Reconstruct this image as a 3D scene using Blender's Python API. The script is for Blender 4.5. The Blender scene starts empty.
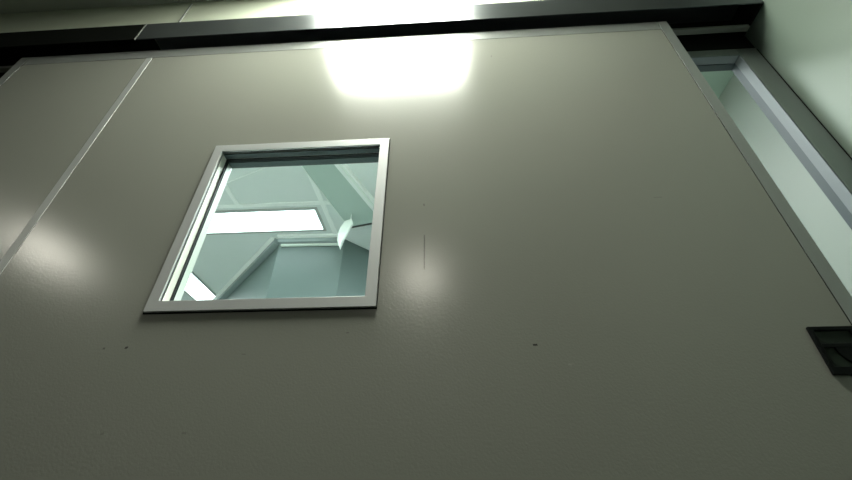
import bpy, bmesh, math, random
from mathutils import Matrix, Vector, Euler

S = bpy.context.scene
COL = S.collection

# ------------------------------------------------------------------ camera
cam_d = bpy.data.cameras.new('camera')
cam_d.sensor_width = 36.0
cam_d.lens = 405.0 / 852.0 * 36.0
cam_d.clip_start = 0.01
cam = bpy.data.objects.new('camera', cam_d)
COL.objects.link(cam)
PITCH, YAW, ROLL = 0.6149, 0.0605, 0.0031
cam.matrix_world = (Matrix.Translation((0, -0.75, 0.90)) @ Matrix.Rotation(YAW, 4, 'Z')
                    @ Matrix.Rotation(math.pi / 2 + PITCH, 4, 'X') @ Matrix.Rotation(ROLL, 4, 'Z'))
S.camera = cam

# ------------------------------------------------------------------ world, exposure
w = bpy.data.worlds.new('world')
S.world = w
w.use_nodes = True
w.node_tree.nodes['Background'].inputs[0].default_value = (0.0, 0.0, 0.0, 1)
w.node_tree.nodes['Background'].inputs[1].default_value = 0.0
S.view_settings.view_transform = 'Standard'
S.view_settings.look = 'None'
S.view_settings.gamma = 1.0
S.view_settings.use_curve_mapping = False
S.view_settings.exposure = 0.0

LAMP_MAIN = 70.0      # corridor panel over the door
LAMP_DOWN = 52.0      # corridor downlights farther back
LAMP_FILL = 37.0        # unseen fill panels added to the next room
LAMP_ROOM = 5.0       # panels of the room behind the door

# ------------------------------------------------------------------ materials
def mat(name, col, rough=0.5, metal=0.0, spec=0.5, bump=None, var=None, coat=0.0):
    m = bpy.data.materials.new(name)
    m.use_nodes = True
    nt = m.node_tree
    p = nt.nodes['Principled BSDF']
    p.inputs['Base Color'].default_value = (*col, 1)
    p.inputs['Roughness'].default_value = rough
    p.inputs['Metallic'].default_value = metal
    p.inputs['Specular IOR Level'].default_value = spec
    p.inputs['Coat Weight'].default_value = coat
    tc = nt.nodes.new('ShaderNodeTexCoord')
    if var:
        sc, amt = var
        n = nt.nodes.new('ShaderNodeTexNoise')
        n.inputs['Scale'].default_value = sc
        n.inputs['Detail'].default_value = 3
        nt.links.new(tc.outputs['Object'], n.inputs['Vector'])
        r = nt.nodes.new('ShaderNodeMapRange')
        r.inputs['To Min'].default_value = 1 - amt
        r.inputs['To Max'].default_value = 1 + amt
        nt.links.new(n.outputs['Fac'], r.inputs['Value'])
        mx = nt.nodes.new('ShaderNodeVectorMath')
        mx.operation = 'SCALE'
        mx.inputs[0].default_value = col
        nt.links.new(r.outputs[0], mx.inputs['Scale'])
        nt.links.new(mx.outputs[0], p.inputs['Base Color'])
    if bump:
        sc, st, stretch = bump
        mp = nt.nodes.new('ShaderNodeMapping')
        mp.inputs['Scale'].default_value = stretch
        nt.links.new(tc.outputs['Object'], mp.inputs['Vector'])
        n = nt.nodes.new('ShaderNodeTexNoise')
        n.inputs['Scale'].default_value = sc
        n.inputs['Detail'].default_value = 2
        nt.links.new(mp.outputs[0], n.inputs['Vector'])
        b = nt.nodes.new('ShaderNodeBump')
        b.inputs['Strength'].default_value = st
        b.inputs['Distance'].default_value = 0.002
        nt.links.new(n.outputs['Fac'], b.inputs['Height'])
        nt.links.new(b.outputs[0], p.inputs['Normal'])
    return m

def emit(name, col, strength):
    m = bpy.data.materials.new(name)
    m.use_nodes = True
    nt = m.node_tree
    nt.nodes.clear()
    e = nt.nodes.new('ShaderNodeEmission')
    e.inputs[0].default_value = (*col, 1)
    e.inputs[1].default_value = strength
    o = nt.nodes.new('ShaderNodeOutputMaterial')
    nt.links.new(e.outputs[0], o.inputs[0])
    return m

def glass(name, tint):
    m = bpy.data.materials.new(name)
    m.use_nodes = True
    nt = m.node_tree
    nt.nodes.clear()
    t = nt.nodes.new('ShaderNodeBsdfTransparent')
    t.inputs[0].default_value = (*tint, 1)
    g = nt.nodes.new('ShaderNodeBsdfGlossy')
    g.inputs['Roughness'].default_value = 0.02
    fr = nt.nodes.new('ShaderNodeFresnel')
    fr.inputs['IOR'].default_value = 1.35
    mx = nt.nodes.new('ShaderNodeMixShader')
    o = nt.nodes.new('ShaderNodeOutputMaterial')
    ge = nt.nodes.new('ShaderNodeNewGeometry')
    sb = nt.nodes.new('ShaderNodeMath')
    sb.operation = 'SUBTRACT'
    sb.use_clamp = True
    nt.links.new(fr.outputs[0], sb.inputs[0])
    nt.links.new(ge.outputs['Backfacing'], sb.inputs[1])
    nt.links.new(sb.outputs[0], mx.inputs[0])
    nt.links.new(t.outputs[0], mx.inputs[1])
    nt.links.new(g.outputs[0], mx.inputs[2])
    nt.links.new(mx.outputs[0], o.inputs[0])
    return m

def door_mat():
    """Grey-beige lacquer with an orange-peel surface, a few scuffs and specks."""
    base = (0.246, 0.253, 0.222)
    m = mat('door_lacquer', base, rough=0.20, spec=0.75)
    nt = m.node_tree
    p = nt.nodes['Principled BSDF']
    tc = nt.nodes.new('ShaderNodeTexCoord')
    # orange peel
    n = nt.nodes.new('ShaderNodeTexNoise')
    n.inputs['Scale'].default_value = 210
    n.inputs['Detail'].default_value = 3
    nt.links.new(tc.outputs['Object'], n.inputs['Vector'])
    b = nt.nodes.new('ShaderNodeBump')
    b.inputs['Strength'].default_value = 0.15
    b.inputs['Distance'].default_value = 0.0016
    nt.links.new(n.outputs['Fac'], b.inputs['Height'])
    nt.links.new(b.outputs[0], p.inputs['Normal'])
    # marks: (x, z, half width, half height, strength)
    marks = [(-0.049, 1.388, 0.0013, 0.045, 0.7), (-0.0505, 1.523, 0.0014, 0.003, 0.45),
             (-0.692, 1.177, 0.0024, 0.0020, 0.5), (-0.646, 1.178, 0.0030, 0.0022, 0.75),
             (0.162, 1.168, 0.0045, 0.0018, 0.8), (0.168, 2.15, 0.0013, 0.003, 0.4),
             (-0.40, 1.16, 0.004, 0.0012, 0.2), (-0.20, 1.20, 0.003, 0.0012, 0.3),
             (0.22, 1.13, 0.004, 0.0012, -0.2), (-0.47, 1.02, 0.004, 0.0015, 0.2),
             (-0.62, 1.02, 0.003, 0.002, 0.2), (0.50, 1.52, 0.010, 0.0014, 0.15)]
    sx = nt.nodes.new('ShaderNodeSeparateXYZ')
    nt.links.new(tc.outputs['Object'], sx.inputs[0])
    nz = nt.nodes.new('ShaderNodeTexNoise')
    nz.inputs['Scale'].default_value = 260
    nt.links.new(tc.outputs['Object'], nz.inputs['Vector'])
    def M(op, a, bb, c=None):
        q = nt.nodes.new('ShaderNodeMath')
        q.operation = op
        for i, v in enumerate((a, bb, c)):
            if v is None:
                continue
            if isinstance(v, (int, float)):
                q.inputs[i].default_value = v
            else:
                nt.links.new(v, q.inputs[i])
        return q.outputs[0]
    total = None
    for (x, z, hx, hz, st) in marks:
        ax = M('DIVIDE', M('ABSOLUTE', M('SUBTRACT', sx.outputs[0], x), 0), hx)
        az = M('DIVIDE', M('ABSOLUTE', M('SUBTRACT', sx.outputs[2], z), 0), hz)
        d = M('MAXIMUM', ax, az)
        d = M('ADD', d, M('MULTIPLY', M('SUBTRACT', nz.outputs['Fac'], 0.5), 1.6))
        k = M('MULTIPLY', M('LESS_THAN', d, 1.0), st)
        total = k if total is None else M('ADD', total, k)
    big = nt.nodes.new('ShaderNodeTexNoise')
    big.inputs['Scale'].default_value = 3
    nt.links.new(tc.outputs['Object'], big.inputs['Vector'])
    f = M('SUBTRACT', M('ADD', M('MULTIPLY', big.outputs['Fac'], 0.06), 0.97), total)
    f = M('MAXIMUM', f, 0.05)
    vm = nt.nodes.new('ShaderNodeVectorMath')
    vm.operation = 'SCALE'
    vm.inputs[0].default_value = base
    nt.links.new(f, vm.inputs['Scale'])
    nt.links.new(vm.outputs[0], p.inputs['Base Color'])
    return m

M_DOOR = door_mat()
M_TRIM = mat('door_edge_metal', (0.31, 0.325, 0.315), 0.34, 0.45, bump=(60, 0.05, (1, 1, 12)))
M_JOINT = mat('joint_metal', (0.42, 0.44, 0.43), 0.45, 0.35)
M_SEAM = mat('dark_seam', (0.008, 0.010, 0.009), 0.8, spec=0.0)
M_ALU = mat('window_frame_metal', (0.47, 0.49, 0.49), 0.45, 0.25, bump=(80, 0.04, (1, 1, 1)))
M_REVEAL = mat('cream_reveal', (0.80, 0.82, 0.74), 0.35)
M_GASKET = mat('black_rubber_gasket', (0.012, 0.02, 0.02), 0.5)
M_GLASS = glass('tinted_glass', (0.925, 0.985, 0.985))
M_HEAD = mat('dark_brushed_metal', (0.085, 0.095, 0.10), 0.30, 0.75, bump=(40, 0.03, (0.2, 1, 20)))
M_HEADBLK = mat('black_end_cover', (0.004, 0.005, 0.004), 0.7, spec=0.05)
M_INNER = mat('track_cavity_black', (0.008, 0.009, 0.008), 0.7, spec=0.1)
M_RAIL = mat('track_rail_metal', (0.13, 0.14, 0.125), 0.5, 0.3)
M_JAMB = mat('jamb_metal', (0.20, 0.225, 0.215), 0.4, 0.5, bump=(60, 0.04, (1, 1, 10)))
M_JAMBL = mat('jamb_rebate_metal', (0.13, 0.155, 0.16), 0.55, 0.0, spec=0.25)
M_JAMBS = mat('jamb_stop_metal', (0.05, 0.068, 0.072), 0.55, 0.0, spec=0.25)
M_HEADSHADE = mat('window_head_shade', (0.035, 0.06, 0.06), 0.4)  # dark colour stands for shade under the window head
M_LOCK = mat('black_metal_pull', (0.002, 0.003, 0.003), 0.5, 0.0, spec=0.15)
M_LOCKIN = mat('dark_recess_metal', (0.018, 0.027, 0.019), 0.5, 0.0, spec=0.2)
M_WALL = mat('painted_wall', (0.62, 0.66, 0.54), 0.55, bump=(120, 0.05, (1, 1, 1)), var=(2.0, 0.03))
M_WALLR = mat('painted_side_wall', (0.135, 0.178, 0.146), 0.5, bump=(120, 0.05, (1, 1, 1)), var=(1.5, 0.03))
M_FLOOR = mat('dark_vinyl_floor', (0.03, 0.034, 0.03), 0.4, var=(6, 0.1))
M_CEIL = mat('ceiling_board', (0.50, 0.53, 0.47), 0.7, var=(8, 0.04))
M_BACK = mat('far_corridor_wall', (0.08, 0.085, 0.075), 0.6, var=(3, 0.05))
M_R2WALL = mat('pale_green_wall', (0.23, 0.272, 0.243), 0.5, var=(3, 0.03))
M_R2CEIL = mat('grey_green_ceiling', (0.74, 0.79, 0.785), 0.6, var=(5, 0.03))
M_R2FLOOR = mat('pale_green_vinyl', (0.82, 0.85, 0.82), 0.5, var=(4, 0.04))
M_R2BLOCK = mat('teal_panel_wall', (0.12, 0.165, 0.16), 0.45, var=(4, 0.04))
M_R2SOFF = mat('green_soffit_board', (0.46, 0.57, 0.53), 0.5, var=(5, 0.03))
M_R2BAR = mat('pale_ceiling_bar', (0.92, 0.94, 0.93), 0.45)
M_R2EDGE = mat('grey_cornice', (0.31, 0.37, 0.375), 0.4, 0.2)
M_WHITE = mat('white_plastic', (0.82, 0.88, 0.84), 0.35)
M_LFRAME = mat('lamp_frame_metal', (0.45, 0.47, 0.46), 0.4, 0.3)
E_MAIN = emit('lamp_diffuser_warm', (0.97, 1.0, 0.88), LAMP_MAIN)
E_DOWN = emit('downlight_diffuser', (1.0, 0.97, 0.84), LAMP_DOWN)
E_FILL = emit('fill_panel_diffuser', (0.96, 1.0, 0.98), LAMP_FILL)
E_ROOM = emit('room_lamp_diffuser', (0.96, 1.0, 0.98), LAMP_ROOM)

# ------------------------------------------------------------------ mesh helpers
def link(name, bm, m, parent=None, smooth=False, mats=None):
    bmesh.ops.recalc_face_normals(bm, faces=bm.faces)
    me = bpy.data.meshes.new(name)
    bm.to_mesh(me)
    bm.free()
    for q in (mats or [m]):
        me.materials.append(q)
    if smooth:
        for f in me.polygons:
            f.use_smooth = True
    o = bpy.data.objects.new(name, me)
    COL.objects.link(o)
    if parent:
        o.parent = parent
    return o

def bevel(bm, r, seg=2):
    if r > 0:
        bmesh.ops.bevel(bm, geom=list(bm.edges), offset=r, segments=seg, affect='EDGES', profile=0.5)

def add_box(bm, x0, x1, y0, y1, z0, z1, r=0.0, seg=2):
    t = bmesh.new()
    vs = [t.verts.new(p) for p in ((x0, y0, z0), (x1, y0, z0), (x1, y1, z0), (x0, y1, z0),
                                   (x0, y0, z1), (x1, y0, z1), (x1, y1, z1), (x0, y1, z1))]
    for f in ((0, 3, 2, 1), (4, 5, 6, 7), (0, 1, 5, 4), (1, 2, 6, 5), (2, 3, 7, 6), (3, 0, 4, 7)):
        t.faces.new([vs[i] for i in f])
    bevel(t, r, seg)
    me = bpy.data.meshes.new('t')
    t.to_mesh(me)
    t.free()
    bm.from_mesh(me)
    bpy.data.meshes.remove(me)
    return bm

def box(*a, **k):
    return add_box(bmesh.new(), *a, **k)

def ring(o, i, y0, y1, r=0.0, seg=2):
    """Rectangular frame in the xz plane with mitred corners; o, i = (x0, x1, z0, z1)."""
    t = bmesh.new()
    def loop(c, y):
        x0, x1, z0, z1 = c
        return [t.verts.new(p) for p in ((x0, y, z0), (x1, y, z0), (x1, y, z1), (x0, y, z1))]
    of, inf, ob, ib = loop(o, y0), loop(i, y0), loop(o, y1), loop(i, y1)
    for k in range(4):
        j = (k + 1) % 4
        t.faces.new((of[k], of[j], inf[j], inf[k]))
        t.faces.new((ob[k], ib[k], ib[j], ob[j]))
        t.faces.new((of[k], ob[k], ob[j], of[j]))
        t.faces.new((inf[k], inf[j], ib[j], ib[k]))
    bevel(t, r, seg)
    return t

def flat_ring(o, i, z0, z1, r=0.0):
    """Rectangular frame lying in the xy plane; o, i = (x0, x1, y0, y1)."""
    t = ring(o, i, z0, z1, r)
    for v in t.verts:
        v.co = (v.co.x, v.co.z, v.co.y)
    return t

def prism(pts, z0, z1, r=0.0):
    """Polygon in xy pulled from z0 to z1."""
    t = bmesh.new()
    a = [t.verts.new((x, y, z0)) for x, y in pts]
    b = [t.verts.new((x, y, z1)) for x, y in pts]
    t.faces.new(a)
    t.faces.new(b)
    for k in range(len(pts)):
        j = (k + 1) % len(pts)
        t.faces.new((a[k], a[j], b[j], b[k]))
    bevel(t, r)
    return t

def bar(p, q, width, z0, z1, side=0.0):
    """A bar on the xy plane from p to q; side shifts it across its own width."""
    d = Vector((q[0] - p[0], q[1] - p[1])).normalized()
    n = Vector((-d.y, d.x))
    a, b = n * (side - width / 2), n * (side + width / 2)
    return prism([(p[0] + a.x, p[1] + a.y), (q[0] + a.x, q[1] + a.y),
                  (q[0] + b.x, q[1] + b.y), (p[0] + b.x, p[1] + b.y)], z0, z1)

def lathe(profile, seg=40):
    t = bmesh.new()
    rows = []
    for r, z in profile:
        rows.append([t.verts.new((r * math.cos(2 * math.pi * k / seg), r * math.sin(2 * math.pi * k / seg), z))
                     for k in range(seg)])
    for a, b in zip(rows, rows[1:]):
        for k in range(seg):
            j = (k + 1) % seg
            t.faces.new((a[k], a[j], b[j], b[k]))
    t.faces.new(rows[0])
    t.faces.new(rows[-1])
    return t

def empty(name, loc):
    o = bpy.data.objects.new(name, None)
    o.location = loc
    COL.objects.link(o)
    return o

def tag(o, label, cat, kind=None, group=None):
    o['label'] = label
    o['category'] = cat
    if kind:
        o['kind'] = kind
    if group:
        o['group'] = group
    return o

def child(name, bm, m, parent, **k):
    """Mesh built in world coordinates, hung under its thing."""
    for v in bm.verts:
        v.co -= parent_world(parent)
    return link(name, bm, m, parent, **k)

def parent_world(o):
    p = Vector((0, 0, 0))
    while o:
        p += o.location
        o = o.parent
    return p

# ------------------------------------------------------------------ the corridor
ZC = 2.90            # corridor ceiling
XR = 1.102           # right wall face
WY = 0.09            # face of the wall the door slides along
XL, YB = -5.0, -3.6

tag(link('floor', box(XL - .2, 1.3, YB - .2, WY + .02, -0.1, 0), M_FLOOR), 'dark smooth vinyl floor below the sliding door', 'floor', 'structure')
tag(link('ceiling', box(XL - .2, XR + .15, YB - .2, WY, ZC, ZC + 0.1), M_CEIL), 'pale corridor ceiling above the dark door track cover', 'ceiling', 'structure')
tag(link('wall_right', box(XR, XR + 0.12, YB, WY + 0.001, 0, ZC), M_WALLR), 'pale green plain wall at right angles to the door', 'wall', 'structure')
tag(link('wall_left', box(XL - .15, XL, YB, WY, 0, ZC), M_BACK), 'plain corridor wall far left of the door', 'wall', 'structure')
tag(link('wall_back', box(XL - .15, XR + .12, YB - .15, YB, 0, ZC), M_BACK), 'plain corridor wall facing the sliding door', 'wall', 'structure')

OX0, OX1, OZ = -1.40, 1.0275, 2.222     # the doorway
bm = bmesh.new()
add_box(bm, XL - .15, OX0, WY, WY + .04, 0, ZC + .1)
add_box(bm, OX0, OX1 + .06, WY, WY + .04, OZ, ZC + .1)
add_box(bm, OX1 + .001, 1.70, WY + .002, WY + .04, 0, ZC + .1)
tag(link('wall_front', bm, M_WALL), 'pale olive wall above the dark track cover', 'wall', 'structure')

tag(link('trim_1', box(-1.147, -1.140, WY - .004, WY, 2.45, ZC - .02, r=.001), M_JOINT), 'thin pale upright joint strip on wall above the track cover', 'trim', 'structure')

# door jamb: face, lighter rebate and inner lip, three sides of the doorway
jamb = empty('trim_2', (OX1, WY, 0))
tag(jamb, 'grey metal door jamb beside the pale green side wall', 'door frame', 'structure')
bm = box(OX1, XR - .010, WY - .012, WY + .0, 0, OZ + .035, r=.0015)
add_box(bm, OX0 - .06, OX1 - .0005, WY - .012, WY, OZ, OZ + .035, r=.0015)
add_box(bm, OX0 - .06, OX0, WY - .012, WY, 0, OZ - .0005, r=.0015)
child('jamb_face', bm, M_JAMB, jamb)
child('seal_strip', box(XR - .0098, XR - .001, WY - .008, WY, 0, OZ + .035), M_INNER, jamb)
bm = box(OX1 - .005, OX1 + .0005, WY - .0115, WY + .018, 0, OZ, r=.001)
add_box(bm, OX0, OX1 - .006, WY - .0115, WY + .018, OZ - .005, OZ + .0005, r=.001)
child('jamb_rebate', bm, M_JAMBL, jamb)
bm = box(OX1 - .004, OX1 + .0, WY + .0182, WY + .043, 0, OZ, r=.001)
add_box(bm, OX0, OX1 - .005, WY + .0182, WY + .043, OZ - .008, OZ, r=.001)
child('jamb_stop', bm, M_JAMBS, jamb)

# ------------------------------------------------------------------ the sliding door
DX0, DX1, DT = -1.556, 0.780, 2.320
JX = -1.040
door = empty('door_1', (0, 0, 0.012))
tag(door, 'wide grey sliding door with a square window, dim and glossy', 'door', 'structure')
TW, TT = 0.034, 0.052
WO = (-0.640, -0.147, 1.265, 1.776)    # window frame outline
FW = 0.025
WI = (WO[0] + FW, WO[1] - FW, WO[2] + FW, WO[3] - FW)
hole = (WO[0] + .01, WO[1] - .01, WO[2] + .01, WO[3] - .01)
child('door_panel', ring((JX + .0115, DX1 - TW, 0.012, DT - TT), hole, 0, 0.05), M_DOOR, door)
child('narrow_panel', box(DX0 + TW, JX - .0115, 0, 0.05, 0.012, DT - TT), M_DOOR, door)
bm = box(JX - .011, JX + .011, -0.001, 0.045, 0.012, DT - TT - .001, r=.0003)
o = child('joint_strip', bm, M_JOINT, door)
bm = box(DX1 - TW + .003, DX1, 0.0003, 0.052, 0.012, DT, r=.0003)
o = child('edge_trim', bm, M_TRIM, door)
o['label'] = 'grey metal strip along right edge'
bm = box(DX0, DX0 + TW - .003, 0.0003, 0.052, 0.012, DT, r=.0003)
o = child('edge_trim', bm, M_TRIM, door)
o['label'] = 'grey metal strip along left edge'
bm = box(DX0 + TW - .001, DX1 - TW + .001, 0.0003, 0.052, DT - TT + .003, DT, r=.0003)
o = child('edge_trim', bm, M_TRIM, door)
o['label'] = 'grey metal strip along top edge'
bm = box(DX0 + TW - .002, DX1 - TW + .002, 0.0008, 0.046, DT - TT, DT - TT + .003)
add_box(bm, DX1 - TW, DX1 - TW + .003, 0.0008, 0.046, 0.012, DT - TT)
add_box(bm, DX0 + TW - .003, DX0 + TW, 0.0008, 0.046, 0.012, DT - TT)
child('edge_seam', bm, M_SEAM, door)
# window in the door
fr = child('window_frame', ring(WO, WI, -0.006, 0.004, r=.0012), M_ALU, door)
fr['label'] = 'mitred aluminium frame around square window'
child('painted_shadow_line', ring((WO[0] - .0015, WO[1] + .0015, WO[2] - .003, WO[3] + .001), WI, -0.0012, 0.003), M_SEAM, fr)  # dark outline painting the frame's thin shadow on the door
R2 = (WI[0] + .001, WI[1] - .001, WI[2] + .001, WI[3] - .001)
RO = (WI[0] - .012, WI[1] + .012, WI[2] - .012, WI[3] + .012)
child('outer_reveal', ring(RO, WI, 0.0042, 0.0240), M_REVEAL, fr)
G2 = (WI[0] + .004, WI[1] - .004, WI[2] + .004, WI[3] - .004)
child('gasket', ring(RO, G2, 0.0242, 0.0275, r=.0005), M_GASKET, fr)
child('inner_reveal', ring(RO, WI, 0.0322, 0.058), M_REVEAL, fr)
child('gasket', ring(RO, G2, 0.0300, 0.0320, r=.0005), M_GASKET, fr)
child('head_shade_strip', box(WI[0] + .0005, WI[1] - .0005, 0.0044, 0.0208, WI[3] - .003, WI[3] - .0003), M_HEADSHADE, fr)  # dark strips paint the shade on the soffit of the window opening
child('head_shade_strip', box(WI[0] + .0005, WI[1] - .0005, 0.0347, 0.0558, WI[3] - .005, WI[3] - .0003), M_HEADSHADE, fr)
child('glass_pane', box(WI[0] - .006, WI[1] + .006, 0.0276, 0.0299, WI[2] - .006, WI[3] + .006), M_GLASS, fr)

# recessed black pull near the closing edge
LX0, LX1, LZ0, LZ1 = 0.661, 0.776, 1.115, 1.203
pull = child('flush_pull', ring((LX0, LX1, LZ0, LZ1), (LX0 + .008, LX1 - .008, LZ0 + .014, LZ1 - .008), -0.0065, -0.0005, r=.0012), M_LOCK, door)
pull['label'] = 'black recessed pull plate'
child('recess_plate', box(LX0 + .0075, LX1 - .0075, -0.0026, -0.0018, LZ0 + .0135, LZ1 - .0075), M_LOCKIN, pull)
bm = box(LX0 + .0078, LX1 - .0078, -0.0058, -0.0027, 1.163, 1.171, r=.001)
add_box(bm, LX0 + .070, LX0 + .082, -0.0058, -0.0027, LZ0 + .0142, LZ1 - .0082, r=.001)
child('cross_bar', bm, M_LOCK, pull)
bm = bmesh.new()
N = 10
pa, pb = [], []
for k in range(N + 1):
    a = math.pi / 2 * k / N
    pa.append((LX0 + .028 + .042 * (1 - math.cos(a)), 1.164 - .036 * math.sin(a)))
    pb.append((LX0 + .070, 1.164 - .036 * k / N))
fa = [bm.verts.new((x, -.0054, z)) for x, z in pa]
fb = [bm.verts.new((x + .0005, -.0054, z)) for x, z in pb]
ga = [bm.verts.new((x, -.0027, z)) for x, z in pa]
gb = [bm.verts.new((x + .0005, -.0027, z)) for x, z in pb]
for k in range(N):
    bm.faces.new((fa[k], fa[k + 1], fb[k + 1], fb[k]))
    bm.faces.new((ga[k], gb[k], gb[k + 1], ga[k + 1]))
    bm.faces.new((fa[k], ga[k], ga[k + 1], fa[k + 1]))
    bm.faces.new((fb[k], fb[k + 1], gb[k + 1], gb[k]))
child('latch_hook', bm, M_LOCK, pull)

# ------------------------------------------------------------------ track cover over the door
HY, HZ0, HZ1 = -0.028, 2.351, 2.460
HJ = -1.114
hd = empty('track_cover', (0, WY - .001, HZ0))
tag(hd, 'long dark metal track cover running along the top of the door', 'door track cover')
bm = box(HJ + .002, XR - .0006, HY, HY + .004, HZ0, HZ1, r=.001)
add_box(bm, HJ + .002, XR - .003, HY + .004, WY - .0065, HZ1 - .004, HZ1)
o = child('front_plate', bm, M_HEAD, hd)
bm = box(-2.9, HJ - .002, HY, HY + .004, HZ0, HZ1 + .0, r=.001)
add_box(bm, -2.9, HJ - .002, HY + .004, WY - .0065, HZ1 - .004, HZ1)
o = child('end_cover', bm, M_HEADBLK, hd)
o['label'] = 'black left stretch of cover'
bm = box(HJ - .0019, HJ + .0019, HY - .001, HY + .004, HZ0, HZ1)
add_box(bm, HJ - .0019, HJ + .0019, HY + .004, WY - .0065, HZ1 - .004, HZ1)
child('joint_strip', bm, M_RAIL, hd)
child('wall_shade_plate', box(-2.9, XR - .003, WY - .0060, WY - .0012, 2.262, HZ1), M_INNER, hd)  # black sheet painting the shadow on the wall behind the track
child('light_leak_plate', box(XR - .006, XR - .0006, HY + .0042, WY - .0066, HZ0 + .0005, HZ1 - .0045), M_INNER, hd)  # black plate added to stop light leaking in at the right end
child('track_rail', box(-2.88, XR - .03, 0.030, 0.050, 2.312, 2.326, r=.002), M_RAIL, hd)

# ------------------------------------------------------------------ corridor lamps
def panel_lamp(name, x0, x1, y0, y1, z, fr, em, label, group=None, depth=.012):
    t = empty(name, ((x0 + x1) / 2, (y0 + y1) / 2, z))
    tag(t, label, 'ceiling light', None, group)
    child('lamp_frame', flat_ring((x0 - fr, x1 + fr, y0 - fr, y1 + fr), (x0, x1, y0, y1), z - depth, z - .0005, r=.001), M_LFRAME, t)
    child('diffuser', box(x0 + .0005, x1 - .0005, y0 + .0005, y1 - .0005, z - depth + .003, z - .001), em, t)
    return t

panel_lamp('ceiling_panel_light', -0.55, 0.118, -0.50, -0.04, ZC, .012, E_MAIN,
           'bright square ceiling panel light just above the door, mirrored in it')

def downlight(x, y, r, label):
    t = empty('downlight', (x, y, ZC))
    tag(t, label, 'ceiling light')
    bm = lathe([(r + .025, -.0005), (r + .028, -.006), (r + .018, -.014), (r + .002, -.012), (r + .001, -.0005)])
    link('bezel', bm, M_LFRAME, t, smooth=True)
    bm = lathe([(r, -.001), (r, -.008), (r * .7, -.013), (r * .3, -.015), (.001, -.0155)])
    link('diffuser', bm, E_DOWN, t, smooth=True)
    return t
downlight(-0.26, -2.70, .135, 'round downlight behind the viewer whose soft glow shows right of the window')
downlight(-3.56, -2.08, .155, 'round downlight whose soft glow shows left of window on joint strip')

# ------------------------------------------------------------------ the room behind the door
Z2 = 2.80
Y2 = WY + .04
tag(link('floor_2', box(-5.0, 1.70, WY + .0205, 7.0, -0.1, 0), M_R2FLOOR), 'pale green smooth floor inside the next room', 'floor', 'structure')
tag(link('ceiling_2', box(-5.0, 1.70, Y2, 7.0, Z2, Z2 + .1), M_R2CEIL), 'grey green ceiling of the room seen through the window', 'ceiling', 'structure')
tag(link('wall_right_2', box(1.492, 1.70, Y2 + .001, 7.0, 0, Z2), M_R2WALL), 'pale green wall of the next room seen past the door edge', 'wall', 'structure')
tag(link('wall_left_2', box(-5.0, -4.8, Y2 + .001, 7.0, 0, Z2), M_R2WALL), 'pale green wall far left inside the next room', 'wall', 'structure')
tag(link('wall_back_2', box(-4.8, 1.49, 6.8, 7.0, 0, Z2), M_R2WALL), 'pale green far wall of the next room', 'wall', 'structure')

# the block with chamfered corners that comes forward from the far wall
c0, c1, c2, c3 = (-2.60, 3.17), (-1.345, 1.875), (-0.82, 1.885), (0.45, 3.20)
blk = empty('wall_block', (-1.08, 3.2, 0))
tag(blk, 'teal wall block with slanted corners seen through the door window', 'wall', 'structure')
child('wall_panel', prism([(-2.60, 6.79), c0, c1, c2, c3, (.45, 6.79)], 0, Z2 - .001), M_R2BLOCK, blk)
for p, q in ((c0, c1), (c1, c2)):
    child('cornice', bar(p, q, .05, Z2 - .05, Z2 - .001, -.027), M_R2EDGE, blk)
    child('cornice_top', bar(p, q, .03, Z2 - .018, Z2 - .001, -.068), M_R2BAR, blk)
child('cornice_glint', bar((c1[0] + .02, c1[1]), (c2[0] - .01, c2[1]), .02, Z2 - .066, Z2 - .052, -.012), M_WHITE, blk)  # white strip paints the bright reflection below the cornice

# ceiling bars
for (p, q, wd, lb) in [((-2.6, 1.428), (-.78, 1.428), .035, 'pale ceiling bar running across above the long light panel'),
                   ((-.885, 1.0), (-.875, 1.87), .035, 'pale ceiling bar right of the long light panel'),
                   ((-1.66, 1.265), (-.95, .975), .007, 'thin white slanting ceiling bar in the upper left of the window'),
                   ((-1.49, .8), (-1.50, 1.41), .030, 'faint pale ceiling bar above the left end of the light panel')]:
    n = {0.428: 0}.get(0, None)
    o = link('trim_%d' % (3 + len([t for t in bpy.data.objects if t.name.startswith('trim_') and t.name > 'trim_2'])),
             bar(p, q, wd, Z2 - .006 + .001 * (wd < .03) - .0015 * (p[0] > -1), Z2 - .0005), M_R2BAR)
    tag(o, lb, 'ceiling trim', 'structure')

panel_lamp('strip_light', -2.15, -0.955, 1.495, 1.735, Z2, .022, E_ROOM,
           'long white light panel across the ceiling seen through the window', depth=.010)
panel_lamp('strip_light', -2.585, -2.345, 2.25, 3.40, Z2, .020, E_ROOM,
           'white light panel at the lower left corner of the window', depth=.010)

panel_lamp('strip_light', -1.05, .25, .26, .68, Z2, .020, E_FILL,  # this and the next two: unseen panels added to even the room light
           'added wide white fill panel in the next room, hidden above the door head', depth=.010)
panel_lamp('strip_light', -3.60, -2.70, .60, 1.20, Z2, .020, E_FILL,
           'added white fill panel in the next room, out of sight left of the door window', depth=.010)
panel_lamp('strip_light', .15, .55, 1.00, 1.40, Z2, .020, E_FILL,
           'added white fill panel in the next room, out of sight right of the door window', depth=.010)
sofb = prism([(.86, Y2 + .002), (1.491, Y2 + .002), (1.491, 1.3), (.86, 1.3)], Z2 - .012, Z2 - .0005)  # added board, its dark colour paints the dim ceiling beside the gap
tag(link('ceiling_soffit', sofb, mat('ceiling_shade_green', (.26, .36, .30), .6)),
    'added dark green board painting shade on the ceiling above the gap beside the door', 'ceiling board', 'structure')

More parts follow.
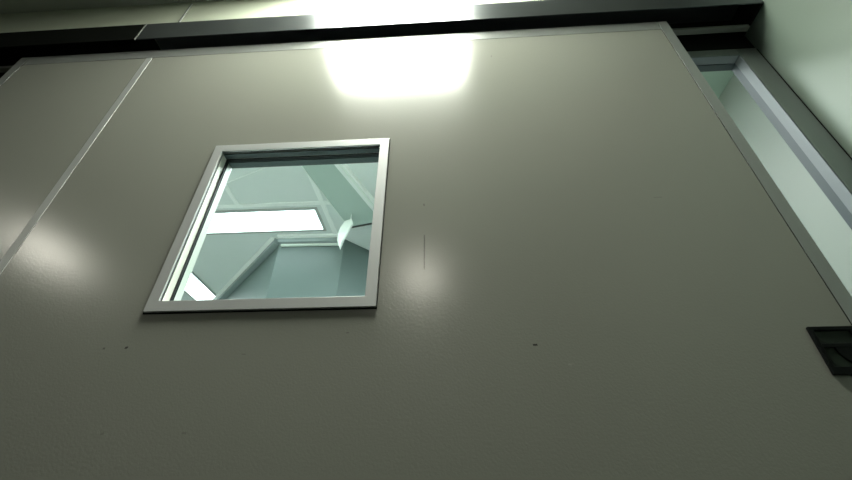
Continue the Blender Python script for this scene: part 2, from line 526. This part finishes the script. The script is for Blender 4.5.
# green soffit board with its bright edge rail, right of the lamp
sof = empty('ceiling_soffit', (-.6, 1.3, Z2))
tag(sof, 'green ceiling board with cream edge rail, upper right in the window', 'ceiling board', 'structure')
child('board', prism([(-1.06, .40), (-.742, 1.700), (-.50, 1.645), (-.60, 1.28), (-.90, .40)], Z2 - .020, Z2 - .0005), M_R2SOFF, sof)
child('edge_bead', bar((-1.06, .40), (-.742, 1.700), .006, Z2 - .024, Z2 - .0006, .004), M_WHITE, sof)
child('end_shadow_strip', bar((-.742, 1.705), (-.50, 1.65), .010, Z2 - .026, Z2 - .0006, .004), M_JAMB, sof)  # dark strip paints the shadow line at the end of the board
child('edge_rail', bar((-.87, .50), (-.46, 1.66), .055, Z2 - .036, Z2 - .0006, -.02), M_R2BAR, sof)
child('end_shadow_strip', bar((-.742, 1.705), (-.50, 1.65), .010, Z2 - .026, Z2 - .0006, .004), M_JAMB, sof)
child('edge_rail', bar((-.87, .50), (-.46, 1.66), .012, Z2 - .044, Z2 - .0366, -.03), M_WHITE, sof)

# small curved white fitting under the ceiling, a bent blade hanging in front of the block
fit = bmesh.new()
FP = [(-0.683, 2.732), (-0.671, 2.690), (-0.703, 2.602), (-0.725, 2.542), (-0.738, 2.474), (-0.765, 2.535), (-0.769, 2.596), (-0.757, 2.662), (-0.729, 2.716)]
FY = 1.55
cxm = sum(p[0] for p in FP) / len(FP)
czm = sum(p[1] for p in FP) / len(FP)
loops = []
for dy, k in ((-.016, .80), (-.010, 1.0), (.010, 1.0), (.016, .80)):
    loops.append([fit.verts.new((cxm + (x - cxm) * k, FY + dy, czm + (z - czm) * k)) for x, z in FP])
for a, b in zip(loops, loops[1:]):
    for k in range(len(FP)):
        j = (k + 1) % len(FP)
        fit.faces.new((a[k], a[j], b[j], b[k]))
fit.faces.new(loops[0])
fit.faces.new(loops[-1])
fin = empty('curved_ceiling_fitting', (cxm, FY, Z2))
tag(fin, 'small white curved ceiling fitting beside the corner of the teal wall block', 'ceiling fitting')
child('blade', fit, M_WHITE, fin)
child('stem', box(FP[0][0] - .012, FP[0][0] - .006, FY - .003, FY + .003, FP[0][1] - .012, Z2 - .0005), M_R2BAR, fin)
